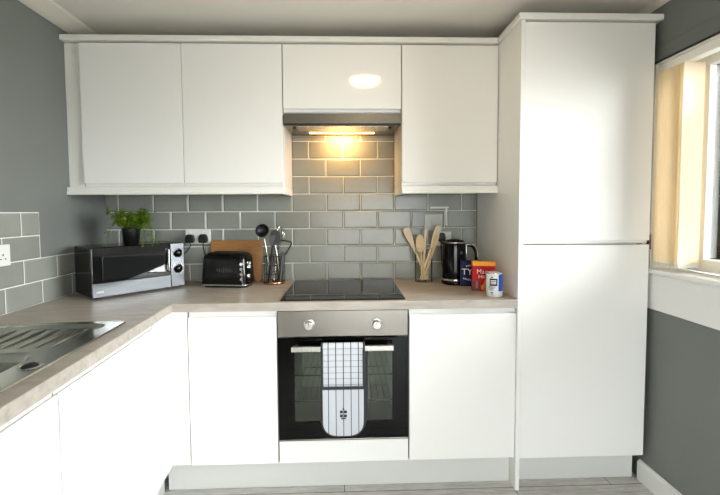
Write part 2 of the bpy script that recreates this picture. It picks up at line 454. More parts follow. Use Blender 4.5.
def door(parent, x0, x1, z0, z1, yf, j, g=.0016, M=None):
    bm = BM(); prism(bm, door_prof(yf, z0, z1, j), 'x', x0+g, x1-g, bev=.0011)
    return link('door', bm, WHITE, parent, local=M is not None)

def carcass(x0, x1, y0, y1, z0, z1, t=.018, top=True):
    bm = BM()
    box(bm, x0, x0+t, y0, y1, z0, z1); box(bm, x1-t, x1, y0, y1, z0, z1)
    box(bm, x0+t, x1-t, y0, y1, z0, z0+t); box(bm, x0+t, x1-t, y1-.008, y1, z0+t, z1)
    if top: box(bm, x0+t, x1-t, y0, y1-.008, z1-t, z1)
    box(bm, x0+t, x1-t, y0+.03, y1-.008, (z0+z1)/2-.009, (z0+z1)/2+.009)
    return bm

YU = -.333
UZ0, UZ1 = 1.4485, 2.166
def wall_cab(label, x0, x1, dz0=1.452, cx0=None, z0=UZ0):
    t = thing('wall_cabinet', label, 'cabinet', ((x0+x1)/2, 0, z0), 0, 'wall cabinets over the worktop')
    link('carcass', carcass(cx0 or x0+.0005, x1-.0005, YU+.022, -.0105, z0, UZ1-.002), CARC, t)
    door(t, x0, x1, dz0, 2.160, YU, 'bottom'); return t
c1 = wall_cab('white gloss wall cabinet at the left end beside the dark wall', -1.301, -.801)
bm = BM(); box(bm, xl(-.3)+.0015, -1.303, YU+.018, YU+.036, UZ0, 2.164, .001); box(bm, xl(-.3)+.0015, xl(-.3)+.02, YU+.036, -.02, UZ0, 2.164)
fp = link('filler_panel', bm, TRIMW, c1); fp['label'] = 'set back white filler strip'
wall_cab('white gloss wall cabinet directly left of the extractor hood', -.801, -.301)
wall_cab('short white gloss cabinet directly above the extractor hood', -.299, .302, 1.826, z0=1.8225)
wall_cab('white gloss wall cabinet between extractor hood and tall cabinet', .304, .8015)

def pelmet(label, x0, x1, returns):
    t = BM()
    prof = [(YU-.006, 1.411), (YU-.006, 1.424), (YU-.003, 1.428), (YU-.003, 1.4488), (YU+.018, 1.4488), (YU+.018, 1.411)]
    prism(t, prof, 'x', x0, x1, bev=.001)
    for xa, xb in returns: box(t, xa, xb, YU+.018, -.0086, 1.411, 1.4488)
    return tag(link('light_pelmet', t, TRIMW), label, 'pelmet', 'light pelmets under the wall cabinets')
pelmet('white light pelmet under the wall cabinets left of the hood', xl(-.3)+.002, -.301, ((-.319, -.301),))
pelmet('white light pelmet under the single wall cabinet right of the hood', .304, .8033, ((.304, .322),))

# cornice: one continuous moulding across the uppers and around the tall cabinet
YT = -.588
t = BM()
cz0, cz1 = 2.1675, 2.1935
prism(t, [(YU-.016, cz0+.004), (YU-.016, cz1), (YU+.03, cz1), (YU+.03, cz0), (YU-.012, cz0)], 'x', xl(-.35)+.0015, .8020, bev=.0012)
prism(t, [(YT-.014, cz0+.004), (YT-.014, cz1), (YT+.03, cz1), (YT+.03, cz0), (YT-.010, cz0)], 'x', .7905, XR-.002, bev=.0012)
prism(t, [(.7905, cz0+.004), (.7905, cz1), (.835, cz1), (.835, cz0), (.794, cz0)], 'y', YT+.03, YU-.017, bev=.0012)
tag(link('cornice', t, TRIMW), 'white cornice moulding along the top of all the wall and tall cabinets', 'cornice')

# tall cabinet
tc_ = thing('tall_cabinet', 'full height white gloss cabinet with two doors by the window', 'cabinet', (1.11, -.29, 0))
link('carcass', carcass(.8225, 1.420, YT+.022, -.004, .15, 2.165), CARC, tc_)
bm = BM(); box(bm, .8035, .8215, YT-.006, -.0105, .001, 2.166, .0012)
ep = link('end_panel', bm, WHITE, tc_); ep['label'] = 'full height side panel'
door(tc_, .8225, 1.421, 1.1635, 2.160, YT, 'bottom')
door(tc_, .8225, 1.421, .153, 1.158, YT, None)
bm = BM(); box(bm, .823, 1.419, YT+.068, YT+.084, .001, .147, .001); link('plinth', bm, KICK, tc_)
bm = BM(); box(bm, 1.4215, 1.4325, YT+.004, YT+.03, 1.135, 1.205, .002); hb = link('hinge_block', bm, mat('brown_block', (.30, .22, .15), rough=.6), tc_); hb['label'] = 'small brown block at the door split'

# base cabinets on the back run
YBf = -.583
BZ0, BZ1 = .155, .8715
def base_cab(label, x0, x1):
    t = thing('base_cabinet', label, 'cabinet', ((x0+x1)/2, -.28, .15), 0, 'base cabinets under the worktop')
    link('carcass', carcass(x0+.0005, x1-.0005, YBf+.022, -.012, .1505, .8715), CARCG, t)
    door(t, x0, x1, BZ0, .8685, YBf, 'top'); return t
b1 = base_cab('white gloss base cabinet directly left of the oven', -.703, -.303)
b2 = base_cab('white gloss base cabinet between oven and tall cabinet', .303, .8025)
bm = BM(); box(bm, -.7880, -.7068, YBf+.003, YBf+.021, .155, .8715, .001)
box(bm, -.7880, -.7675, YBf+.021, YBf+.06, .155, .8715)
tag(link('corner_post', bm, WHITE), 'narrow white filler strip in the inner corner of the base cabinets', 'filler panel')
bm = BM(); box(bm, -.835, .8025, -.525, -.509, .001, .1495, .001)
tag(link('plinth', bm, KICK), 'pale grey plinth along the floor under the oven wall cabinets', 'plinth', 'plinth boards along the floor')

# ---- left run: its own frame, origin at the worktop's inner corner
TH_L = .0643
OL = Vector((-.764, -.609, 0))
ML = T(OL.x, OL.y, 0, TH_L)
LR = ML @ Matrix.Rotation(PI/2, 4, 'Z')   # local x -> along +ly (to the far corner), local y -> -lx (to the wall)
def rl(p): return LR @ Vector(p)
def left_unit(label, a, b_, doors):
    t = thing('base_cabinet', label, 'cabinet', tuple(rl(((a+b_)/2, .3, .15))), TH_L+PI/2, 'base cabinets under the worktop')
    off = WM[t].inverted() @ LR
    bm = carcass(a, b_, .042, .575, .1505, .8705, top=False); bmesh.ops.delete(bm, geom=[], context='VERTS')
    bmesh.ops.transform(bm, matrix=off, verts=bm.verts); link('carcass', bm, CARCG, t, local=True)
    for d0, d1 in doors:
        bm = BM(); prism(bm, door_prof(.020, .155, .8685, 'top'), 'x', d0+.0028, d1-.0028, bev=.0011)
        bmesh.ops.transform(bm, matrix=off, verts=bm.verts); link('door', bm, WHITE, t, local=True)
    return t
left_unit('long white base cabinet below the sink on the left', -1.320, -.124, ((-1.320, -.7225), (-.7215, -.124)))
left_unit('white base cabinet nearest the camera on the left run', -1.69, -1.322, ((-1.69, -1.322),))
bm = BM(); box(bm, -.1225, .0290, .0215, .040, .155, .8715, .001, M=LR)
tag(link('corner_filler', bm, WHITE), 'white filler panel between left run doors and inner corner', 'filler panel')
bm = BM(); box(bm, -1.69, .078, .080, .096, .001, .1495, .001, M=LR)
tag(link('plinth', bm, KICK), 'plinth along the floor below the left run of cabinets', 'plinth', 'plinth boards along the floor')

# ---- worktop (L-shaped, one piece, cut for the bowl)
def lp(lx, ly): v = ML @ Vector((lx, ly, 0)); return (v.x, v.y)
SX0, SX1, SY0, SY1 = -.545, -.055, -1.225, -.263        # sink extents in the run's frame
BX0, BX1, BY0, BY1 = -.500, -.142, -.955, -.588         # bowl opening
e = lp(0, -1.69)
outer = [(.8025, -.597), (.8025, -.0095), (xl(-.0)+.010, -.0095), (xl(-2.3)+.010, e[1]-.0), e, (-.7648, -.597)]
outer[3] = (xl(e[1])+.010, e[1])
t = BM()
ov = [t.verts.new((*p, .91)) for p in outer]
hole = [lp(x, y) for x, y in rrect(SX1-SX0-.03, SY1-SY0-.03, .03, 6, (SX0+SX1)/2, (SY0+SY1)/2)]
hv = [t.verts.new((*p, .91)) for p in hole]
es = [t.edges.new((ov[i], ov[(i+1) % len(ov)])) for i in range(len(ov))]+[t.edges.new((hv[i], hv[(i+1) % len(hv)])) for i in range(len(hv))]
bmesh.ops.triangle_fill(t, use_beauty=True, edges=es)
r = bmesh.ops.extrude_face_region(t, geom=t.faces[:])
for v in [g_ for g_ in r['geom'] if isinstance(g_, bmesh.types.BMVert)]: v.co.z = .872
bmesh.ops.recalc_face_normals(t, faces=t.faces)
be = []
for ed in t.edges:
    if all(abs(v.co.z-.91) < 1e-5 for v in ed.verts):
        c = (ed.verts[0].co+ed.verts[1].co)/2
        if len(ed.link_faces) == 2 and ed.calc_face_angle(0) > 1 and (abs(c.y+.597) < 1e-3 or (c.x > -.80 and c.y < -.6 and c.y > e[1]+.01)): be.append(ed)
bmesh.ops.bevel(t, geom=be, offset=.004, segments=3, profile=.5, affect='EDGES')
tag(link('worktop', t, WORK), 'pale beige L-shaped worktop running from sink to tall cabinet', 'worktop')

# ---- sink
def lerp(a, b_, f): return a+(b_-a)*f
sk = thing('sink', 'stainless steel inset sink with ridged drainer on the left worktop', 'sink', (*lp((SX0+SX1)/2, (SY0+SY1)/2), .91), TH_L)
cx_, cy_ = (SX0+SX1)/2, (SY0+SY1)/2
def loc2(x, y, z): return (x-cx_, y-cy_, z)
t = BM()
N = 8
o_ = [t.verts.new(loc2(x, y, .0012)) for x, y in rrect(SX1-SX0, SY1-SY0, .03, N, cx_, cy_)]
o2 = [t.verts.new(loc2(x, y, .0050)) for x, y in rrect(SX1-SX0-.007, SY1-SY0-.007, .028, N, cx_, cy_)]
o3 = [t.verts.new(loc2(x, y, .0050)) for x, y in rrect(SX1-SX0-.018, SY1-SY0-.018, .025, N, cx_, cy_)]
o4 = [t.verts.new(loc2(x, y, .0042)) for x, y in rrect(SX1-SX0-.026, SY1-SY0-.026, .022, N, cx_, cy_)]
# drainer recess and bowl rings
DX0, DX1, DY0, DY1 = -.500, -.105, -.552, -.292
dr = [[t.verts.new(loc2(x, y, z)) for x, y in rrect(DX1-DX0-2*i_, DY1-DY0-2*i_, .045, N, (DX0+DX1)/2, (DY0+DY1)/2)] for i_, z in ((0, .0042), (.006, .001), (.016, -.006))]
bo = [[t.verts.new(loc2(x, y, z)) for x, y in rrect(BX1-BX0-2*i_, BY1-BY0-2*i_, .055, N, (BX0+BX1)/2, (BY0+BY1)/2)] for i_, z in ((0, .0042), (.006, 0), (.014, -.02), (.024, -.145), (.05, -.165))]
def ring(a, b_):
    for i in range(len(a)):
        j = (i+1) % len(a); t.faces.new((a[i], a[j], b_[j], b_[i]))
def loop_edges(a): return [t.edges.get((a[i], a[(i+1) % len(a)])) or t.edges.new((a[i], a[(i+1) % len(a)])) for i in range(len(a))]
ring(o_, o2); ring(o2, o3); ring(o3, o4); ring(dr[0], dr[1]); ring(dr[1], dr[2])
t.faces.new(dr[2])
for a, b_ in zip(bo, bo[1:]): ring(a, b_)
t.faces.new(bo[-1])
bmesh.ops.triangle_fill(t, use_beauty=True, edges=loop_edges(o4)+loop_edges(dr[0])+loop_edges(bo[0]))
bmesh.ops.recalc_face_normals(t, faces=t.faces)
link('sink_body', t, SINKS, sk, local=True)
for i in range(7):
    bm = BM()
    x = lerp(DX0+.045, DX1-.055, i/6)
    y1 = DY1-.03-(.012 if i in (0, 6) else 0)
    p = [loc2(x+.012*math.sin(s*PI)*0, lerp(y1, DY0+.03, s), -.0042) for s in (0, .25, .5, .75, 1)]
    tube(bm, p, [.0015, .006, .006, .006, .0015], 8); link('drainer_ridge', bm, SINKS, sk, local=True)
bm = BM(); lathe(bm, [(0, .004), (.019, .004), (.02, .006), (.014, .011), (0, .012)], 20, Matrix.Translation(loc2(-.098, -.705, 0)))
link('waste_knob', bm, BLACKM, sk, local=True)
bm = BM(); lathe(bm, [(.021, .0045), (.024, .0065), (.027, .0045)], 24, Matrix.Translation(loc2(-.098, -.705, 0)) )
link('knob_ring', bm, CHROME, sk, local=True)
bm = BM(); lathe(bm, [(0, -.163), (.03, -.163), (.034, -.1605), (.038, -.1635)], 24, Matrix.Translation(loc2((BX0+BX1)/2, (BY0+BY1)/2, 0)))
link('waste', bm, CHROME, sk, local=True)

# ------------------------------------------------------------------ hood
hd = thing('extractor_hood', 'slim stainless extractor hood glowing between the wall cabinets', 'extractor hood', (0, -.17, 1.75))
bm = BM(); prism(bm, [(-.312, 1.766), (-.312, 1.8205), (-.012, 1.8205), (-.012, 1.766)], 'x', -.2995, .3005, bev=.001); link('hood_body', bm, STEEL, hd)
bm = BM(); box(bm, -.2995, .3005, -.336, -.3135, 1.766, 1.8075, .002); link('front_panel', bm, STEEL, hd)
bm = BM(); box(bm, -.2985, .2995, -.331, -.3125, 1.7585, 1.7658); link('shadow_strip', bm, BLACKM, hd)  # black strip standing in for the shaded gap below the front panel
bm = BM(); box(bm, -.24, .24, -.285, -.165, 1.7630, 1.7656, .001)
for i in range(12): box(bm, -.23+.04*i, -.205+.04*i, -.28, -.17, 1.762, 1.763)
link('grease_filter', bm, SATIN, hd)
bm = BM(); box(bm, -.19, .18, -.108, -.082, 1.7632, 1.7656, .001); link('lamp_lens', bm, LENS, hd)
for sx in (-.255, .255):
    bm = BM(); lathe(bm, [(0, 0), (.008, 0), (.008, -.006), (0, -.007)], 16, Matrix.Translation((sx, -.23, 1.7658))); link('fixing_knob', bm, BLACKM, hd)

# ------------------------------------------------------------------ oven
ovn = thing('oven', 'built-in electric oven with stainless control panel and black glass door', 'oven', (0, -.3, .26))
bm = BM()
x0, x1 = -.2985, .2985
box(bm, x0+.002, x1-.002, -.565, -.04, .264, .29); box(bm, x0+.002, x1-.002, -.565, -.04, .80, .868)
box(bm, x0+.002, x0+.05, -.565, -.04, .29, .80); box(bm, x1-.05, x1-.002, -.565, -.04, .29, .80); box(bm, x0+.05, x1-.05, -.08, -.04, .29, .80)
link('oven_body', bm, ENAMEL, ovn)
bm = BM()
for z in (.42, .545):
    tube(bm, [(-.235, -.53, z), (.235, -.53, z)], .003, 6); tube(bm, [(-.235, -.12, z), (.235, -.12, z)], .003, 6)
    for i in range(16): tube(bm, [(-.225+.03*i, -.53, z), (-.225+.03*i, -.12, z)], .002, 6)
link('oven_rack', bm, CHROME, ovn)
bm = BM(); box(bm, x0, x1, YBf-.001, -.566, .747, .8685, .003); cp = link('control_panel', bm, STEEL, ovn)
for kx in (-.155, .153):
    bm = BM()
    for a in range(-130, 131, 26):
        r_ = .031; box(bm, -.0013, .0013, -.0005, .0004, -.0013, .0013, M=Matrix.Translation((kx+r_*math.sin(math.radians(a)), YBf-.0013, .803+r_*math.cos(math.radians(a)))))
    o = link('dial_marks', bm, BLACKM, cp)
for kx, lb in ((-.155, 'left'), (.153, 'right')):
    bm = BM(); lathe(bm, [(0, .026), (.017, .026), (.0195, .023), (.0205, .004), (.024, .003), (.024, 0)], 32, Matrix.Translation((kx, YBf-.001, .803)) @ Matrix.Rotation(PI/2, 4, 'X'))
    k = link('knob', bm, SATIN, ovn); k['label'] = lb+' silver oven dial'
    bm = BM(); box(bm, kx-.0015, kx+.0015, YBf-.0278, YBf-.0268, .806, .820); link('pointer', bm, BLACKM, k)
# door: black frame, tinted window
bm = BM(); gx, gz0, gz1 = .226, .345, .688
fy0, fy1 = YBf-.0005, -.566
box(bm, x0, -gx, fy0, fy1, .2665, .741); box(bm, gx, x1, fy0, fy1, .2665, .741); box(bm, -gx, gx, fy0, fy1, .2665, gz0); box(bm, -gx, gx, fy0, fy1, gz1, .741)
dr_ = link('oven_door', bm, BLACKG, ovn)
bm = BM(); box(bm, -gx, gx, fy0+.0015, fy0+.006, gz0, gz1); link('window_pane', bm, OVGLASS, dr_)
bm = BM(); box(bm, x0, x1, fy0-.0015, fy1, .259, .2662, .0008); link('bottom_trim', bm, STEEL, dr_)
bm = BM()
box(bm, -.232, .228, -.634, -.618, .693, .7175, .004)
for sx in (-.215, .211): box(bm, sx-.010, sx+.010, -.619, fy0-.0002, .698, .7125, .003)
link('handle', bm, SATIN, dr_)
oh = thing('oven_housing', 'white panelled base unit directly under the oven', 'cabinet', (0, -.28, .15))
bm = BM(); box(bm, x0, x1, YBf, YBf+.02, .155, .2575, .0012); link('front_panel', bm, WHITE, oh)
bm = BM(); box(bm, x0, x1, YBf+.021, -.02, .1505, .2575, .001); link('carcass', bm, CARC, oh)

# hob
hb_ = thing('hob', 'black ceramic glass hob set into the worktop above the oven', 'hob', (0, -.32, .91))
bm = BM(); box(bm, -.288, .288, -.571, -.052, .9105, .9165, .0018); link('glass_top', bm, HOBG, hb_)
bm = BM()
for cx0, cy0, r_ in ((-.145, -.44, .09), (.145, -.44, .072), (-.145, -.185, .072), (.145, -.185, .09)):
    bm = BM(); lathe(bm, [(r_, .9166), (r_+.0015, .9168), (r_+.003, .9166)], 48, Matrix.Translation((cx0, cy0, 0))); link('zone_ring', bm, HOBL, hb_)
for i in range(5):
    bm = BM(); lathe(bm, [(0, .9168), (.006, .9168), (.007, .9166)], 16, Matrix.Translation((-.09+.045*i, -.545, 0))); link('touch_control', bm, HOBL, hb_)

# ------------------------------------------------------------------ oven glove over the handle
gl = thing('oven_glove', 'checked grey and white double oven glove hanging over the oven handle', 'oven glove', (0, -.642, .31))
def glove_outline(xa, xb, z0, z1, r):
    pts = [(xb, z1)]
    cxm = (xa+xb)/2; hw = (xb-xa)/2
    n = 20
    for i in range(n+1):
        a = PI*i/n
        pts.append((cxm+hw*math.copysign(abs(math.cos(a))**.62, math.cos(a)), z0+r-r*abs(math.sin(a))**.8))
    pts.append((xa, z1)); return pts
def slab(bm, pts, y0, y1, soft=.004):
    t = BM()
    cxm = sum(p[0] for p in pts)/len(pts); czm = sum(p[1] for p in pts)/len(pts)
    def sh(p, k): return (cxm+(p[0]-cxm)*k, czm+(p[1]-czm)*k)
    ringsL = [(y1, .97), (y1-(y1-y0)*.25, 1.), (y0+(y1-y0)*.25, 1.), (y0, .96)]
    R = [[t.verts.new((sh(p, k)[0], y, sh(p, k)[1])) for p in pts] for y, k in ringsL]
    for a, b_ in zip(R, R[1:]):
        for i in range(len(pts)): t.faces.new((a[i], a[(i+1) % len(pts)], b_[(i+1) % len(pts)], b_[i]))
    for f in t.faces: f.smooth = True
    t.faces.new(R[0]); t.faces.new(R[-1]); bmesh.ops.recalc_face_normals(t, faces=t.faces); merge(bm, t)
# rear half, hanging between handle and door
bm = BM(); slab(bm, glove_outline(-.088, .112, .325, .705, .085), -.614, -.600); rp = link('rear_pad', bm, CLOTHD, gl); rp['label'] = 'charcoal rear half'
# band that passes over the handle
arc = [(-.600, .705)]+[(-.6225-.0225*math.cos(PI*i/8)*-1 if False else -.6235+.0215*math.cos(PI*i/8), .712+.020*math.sin(PI*i/8)) for i in range(9)]+[(-.645, .66)]
def strip(bm, path, xa, xb, th, inward):
    t = BM(); A = []; n = len(path)
    for i, (y, z) in enumerate(path):
        y0_, z0_ = path[max(i-1, 0)]; y1_, z1_ = path[min(i+1, n-1)]
        d = Vector((y1_-y0_, z1_-z0_)).normalized(); nn = Vector((-d.y, d.x))*th*inward
        A.append([t.verts.new((xa, y, z)), t.verts.new((xb, y, z)), t.verts.new((xb, y+nn.x, z+nn.y)), t.verts.new((xa, y+nn.x, z+nn.y))])
    for a, b_ in zip(A, A[1:]):
        for i in range(4): t.faces.new((a[i], a[(i+1) % 4], b_[(i+1) % 4], b_[i]))
    t.faces.new(A[0]); t.faces.new(A[-1]); bmesh.ops.recalc_face_normals(t, faces=t.faces); merge(bm, t)
XA, XB = -.0945, .0915
path = [(-.6455+.0008*math.sin(i*.9), lerp(.53, .70, i/8)) for i in range(9)]+[(-.6265-.0195*math.cos(a), .7125+.0195*math.sin(a)) for a in [PI*i/10 for i in range(1, 11)]]+[(-.607, .69)]
bm = BM(); strip(bm, path, XA, XB, .006, -1); link('checked_band', bm, CHECK, gl)
bm = BM(); slab(bm, glove_outline(XA, XB, .318, .541, .075), -.655, -.6395); link('front_pocket', bm, STRIPE, gl)
# bindings
ol = glove_outline(XA, XB, .318, .539, .075)
bm = BM(); tube(bm, [(p[0], -.648, p[1]) for p in ol], .0062, 8)
tube(bm, [(XA, -.646, .54), (XA, -.646, .70), (XA, -.640, .722), (XA, -.626, .7325)], .0055, 8); tube(bm, [(XB, -.646, .54), (XB, -.646, .70), (XB, -.640, .722), (XB, -.626, .7325)], .0055, 8)
link('edge_binding', bm, CLOTHD, gl)
bm = BM(); box(bm, XA-.003, XB+.003, -.6585, -.6535, .531, .545, .002); link('seam_band', bm, CLOTHD, gl)
bm = BM()
for ex, ez, w, h in ((-.010, .402, .013, .013), (.008, .402, .013, .013), (-.010, .384, .013, .013), (.008, .384, .013, .013), (-.001, .372, .022, .006), (-.001, .415, .008, .006)):
    box(bm, ex-w/2, ex+w/2, -.6572, -.6545, ez+.028-h/2, ez+.028+h/2, .0015)
link('emblem', bm, CLOTHD, gl)

# ------------------------------------------------------------------ microwave
MA = math.radians(49)
mw = thing('microwave', 'black and silver microwave angled across the worktop corner', 'microwave', (-1.163, -.514, .91), MA)
W, D, Z0, H = .442, .246, .009, .246
bm = BM(); box(bm, 0, W, .018, D, Z0, H, .006); link('casing', bm, BLACKP, mw, local=True)
pw = .075
bm = BM(); box(bm, .001, W-pw-.001, 0, .0175, Z0+.068, H-.002, .003); dd = link('door', bm, MIRRORG, mw, local=True)
bm = BM(); box(bm, .045, W-pw-.035, -.0012, .0004, Z0+.082, H-.045, .0005); link('door_window', bm, mat('microwave_window', (.05, .055, .06), rough=.04, spec=.9), dd, local=True)
bm = BM(); box(bm, .001, W-pw-.001, 0, .0175, Z0+.001, Z0+.0675, .002); st = link('silver_strip', bm, SILVER, dd, local=True)
bm = BM(); text(bm, 'AEG', .016, T(.032, -.0006, Z0+.026, 0, PI/2)); link('badge', bm, PRINTW, st, local=True)
bm = BM(); tube(bm, [(W-pw-.018, 0, H-.03), (W-pw-.018, -.018, H-.034), (W-pw-.018, -.018, Z0+.095), (W-pw-.018, 0, Z0+.09)], .005, 8); link('handle', bm, CHROME, dd, local=True)
bm = BM(); box(bm, W-pw+.001, W-.001, 0, .0175, Z0+.001, H-.002, .003); pn = link('control_panel', bm, SILVER, mw, local=True)
for kz in (H-.055, H-.14):
    bm = BM(); lathe(bm, [(0, .02), (.013, .02), (.016, .017), (.019, .002), (.025, .001), (.025, 0)], 28, Matrix.Translation((W-pw/2, 0, kz)) @ Matrix.Rotation(PI/2, 4, 'X')); k = link('dial', bm, BLACKP, pn, local=True)
for fx in (.03, W-.03):
    for fy in (.05, D-.04):
        bm = BM(); lathe(bm, [(0, .0002), (.012, .0002), (.012, .0095), (0, .0095)], 16, Matrix.Translation((fx, fy, 0))); link('foot', bm, RUBBER, mw, local=True)

# plant on the microwave
c = WM[mw] @ Vector((.215, .105, H))
pl = thing('potted_plant', 'small bushy green plant in a black pot on top of the microwave', 'plant', (-1.106, -.275, .91+H))
bm = BM(); lathe(bm, [(0, .0005), (.033, .0005), (.037, .006), (.044, .078), (.046, .084), (.041, .085), (.038, .074), (0, .072)], 28); link('pot', bm, POT, pl, local=True)
bm = BM(); lathe(bm, [(0, .076), (.037, .0755)], 20); link('soil', bm, SOIL, pl, local=True)
fol = BM(); stm = BM()
for i in range(64):
    a = random.uniform(0, 2*PI); tr = random.random()
    if i % 5 == 0: L = random.uniform(.10, .14); rise = -.075
    else: L = random.uniform(.03, .105); rise = random.uniform(.03, .095)
    st0 = Vector((.02*math.cos(a), .02*math.sin(a), .075)); mid = st0+Vector((L*.5*math.cos(a), L*.5*math.sin(a), max(rise, .03)*.8+.01)); end = st0+Vector((L*math.cos(a)*.85, L*math.sin(a)*.85, rise))
    if end.y > .20: end.y = .20
    cp = curve_pts([st0, mid, end], 5); tube(stm, cp, .0009, 4)
    for k in range(2, len(cp)):
        for q in range(3):
            p = cp[k]+Vector([random.gauss(0, .007) for _ in range(3)]); s = random.uniform(.008, .015)
            M = Matrix.Translation(p) @ Matrix.Rotation(random.uniform(0, 2*PI), 4, 'Z') @ Matrix.Rotation(random.uniform(-.9, .6), 4, 'Y')
            vs = [fol.verts.new(M @ Vector(v)) for v in ((0, 0, 0), (s*.5, s*.42, .001), (s*1.2, s*.3, -.001), (s*1.55, 0, -.003), (s*1.2, -s*.3, -.001), (s*.5, -s*.42, .001))]
            fol.faces.new(vs)
link('foliage', fol, LEAF, pl, local=True); link('stems', stm, mat('plant_stem', (.25, .33, .10), rough=.6), pl, local=True)

# ------------------------------------------------------------------ sockets and plugs
def socket(label, xc, zc, M=None, w=.146, h=.086, slots=(-.036, .036)):
    t = thing('wall_socket', label, 'socket', (0, 0, 0), 0, 'white wall sockets'); 
    Mx = M or Matrix.Translation((xc, -.0088, zc))
    t.matrix_world = Mx; t.location = Mx.to_translation(); t.rotation_euler = Mx.to_euler(); WM[t] = Mx
    bm = BM(); box(bm, -w/2, w/2, -.0085, 0, -h/2, h/2, .003); link('plate', bm, PLASTW, t, local=True)
    for s in slots:
        bm = BM(); box(bm, s-.017 if len(slots) > 1 else -.012, s-.004 if len(slots) > 1 else .012, -.0115, -.0086, .016, .036, .0015); link('rocker_switch', bm, PLASTW, t, local=True)
        bm = BM(); box(bm, s-.0025, s+.0025, -.0092, -.0086, -.002, .006); box(bm, s-.014, s-.008, -.0092, -.0086, -.017, -.012); box(bm, s+.008, s+.014, -.0092, -.0086, -.017, -.012); link('pin_holes', bm, DARK, t, local=True)
    return t
socket('white double socket with two black plugs beside the microwave', -.858, 1.176)
ML_ = Matrix.Translation((xl(-.79)+.0088, -.79, 1.150)) @ Matrix.Rotation(PI/2+angL, 4, 'Z')
socket('white double socket among pale tiles on left wall at photo edge', 0, 0, ML_)
socket('white socket half hidden behind the black kettle', .604, 1.153, w=.086, slots=(-.014,))
def plug(label, x, z, y=-.0215, cable=None, cname=True):
    t = thing('power_plug', label, 'plug', (x, y, z), 0, 'black plugs in the wall sockets')
    bm = BM(); prism(bm, [(-.022, -.024), (.022, -.024), (.026, -.006), (.020, .020), (.010, .026), (-.010, .026), (-.020, .020), (-.026, -.006)], 'y', -.030, 0, bev=.004); link('plug_body', bm, BLACKM, t, local=True)
    if cable:
        bm = BM(); tube(bm, curve_pts(cable, 8), .0035, 8); link('cable', bm, BLACKM, t)
    return t
plug('black plug on the left of the socket, its lead curving to the microwave', -.898, 1.165, cable=[(-.898, -.037, 1.142), (-.900, -.038, 1.115), (-.925, -.040, 1.085), (-.965, -.042, 1.06), (-1.0, -.034, 1.03)])
plug('black plug on the right of the socket, leads dropping behind toaster', -.822, 1.165, cable=[(-.822, -.037, 1.142), (-.820, -.045, 1.12), (-.808, -.055, 1.06), (-.812, -.062, .97), (-.80, -.07, .9155)])
plug('black plug in the socket beside the kettle', .580, 1.165, cable=[(.580, -.037, 1.142), (.580, -.045, 1.10), (.583, -.05, 1.0), (.60, -.05, .9155)])
sw = thing('wall_switch', 'pale grey blank switch plate above the wooden utensils', 'switch', (.537, -.0088, 1.252))
bm = BM(); box(bm, -.055, .055, -.009, 0, -.05, .05, .003); link('plate', bm, PLASTG, sw, local=True)
bm = BM(); box(bm, -.012, .012, -.0125, -.0092, -.022, .022, .002); link('rocker_switch', bm, PLASTG, sw, local=True)

# ------------------------------------------------------------------ chopping board, toaster
cb = thing('chopping_board', 'wooden chopping board leaning on the tiles behind the toaster', 'chopping board', (-.635, -.03, .91))
bm = BM(); M = T(-.632, -.044, .9105, 0, -math.radians(5.5)); prism(bm, rrect(.298, .245, .012, 5, 0, .1225), 'y', -.009, .009, M=M, bev=.002)
link('board', bm, BOARDW, cb)

ts = thing('toaster', 'glossy black toaster with chrome knobs in front of the chopping board', 'toaster', (-.783, -.212, .91), -math.radians(9))
L_, D_, Ht = .262, .145, .188
def loaf(bm, inset, z0, z1, rtop, x0=0, x1=None, r=.03):
    t = BM(); x1 = L_ if x1 is None else x1
    rings = []
    for z, k in [(z0, 0), (z1-rtop, 0)]+[(z1-rtop+rtop*math.sin(a), rtop*(1-math.cos(a))) for a in (PI/8, PI/4, 3*PI/8, PI/2*.97)]:
        lean = .010*(z-z0)/(z1-z0)
        rings.append([t.verts.new((x, y, z)) for x, y in rrect(x1-x0-2*inset-2*k-2*lean, D_-2*inset-2*k-lean, max(r-k*.4, .006), 5, (x0+x1)/2, D_/2)])
    for a, b_ in zip(rings, rings[1:]):
        for i in range(len(a)): t.faces.new((a[i], a[(i+1) % len(a)], b_[(i+1) % len(a)], b_[i]))
    t.faces.new(rings[0]); t.faces.new(rings[-1]); bmesh.ops.recalc_face_normals(t, faces=t.faces)
    for f in t.faces: f.smooth = True
    merge(bm, t)
bm = BM(); loaf(bm, 0, .020, Ht, .035); link('toaster_body', bm, BLACKP, ts, local=True)
bm = BM(); prism(bm, rrect(L_+.004, D_+.004, .03, 6, L_/2, D_/2), 'z', .012, .0195, bev=.001); link('chrome_base', bm, CHROME, ts, local=True)
bm = BM(); prism(bm, rrect(L_-.02, D_-.02, .03, 6, L_/2, D_/2), 'z', .0005, .0118); link('foot_plinth', bm, RUBBER, ts, local=True)
for yy in (D_/2-.026, D_/2+.026):
    bm = BM(); box(bm, .045, L_-.045, yy-.011, yy+.011, Ht-.0005, Ht+.0012, .0004); link('slot', bm, DARK, ts, local=True)
bm = BM()
for i in range(4):
    bm = BM()
    M = Matrix.Translation((L_-.024, -.0005, .05+.027*i)) @ Matrix.Rotation(PI/2+.12, 4, 'X') @ Matrix.Rotation(.35, 4, 'Y')
    lathe(bm, [(0, .008), (.0075, .008), (.0095, .005), (.0105, -.006)], 20, M); link('button', bm, CHROME, ts, local=True)
bm = BM(); box(bm, L_-.008, L_+.016, .030, .048, .128, .142, .003); box(bm, L_-.006, L_+.012, .034, .044, .104, .126, .002); link('lever', bm, CHROME, ts, local=True)
bm = BM(); lathe(bm, [(0, .014), (.010, .014), (.013, .010), (.015, -.004)], 24, T(L_-.004, .042, .062, 0, 0, PI/2)); link('browning_dial', bm, CHROME, ts, local=True)
bm = BM()
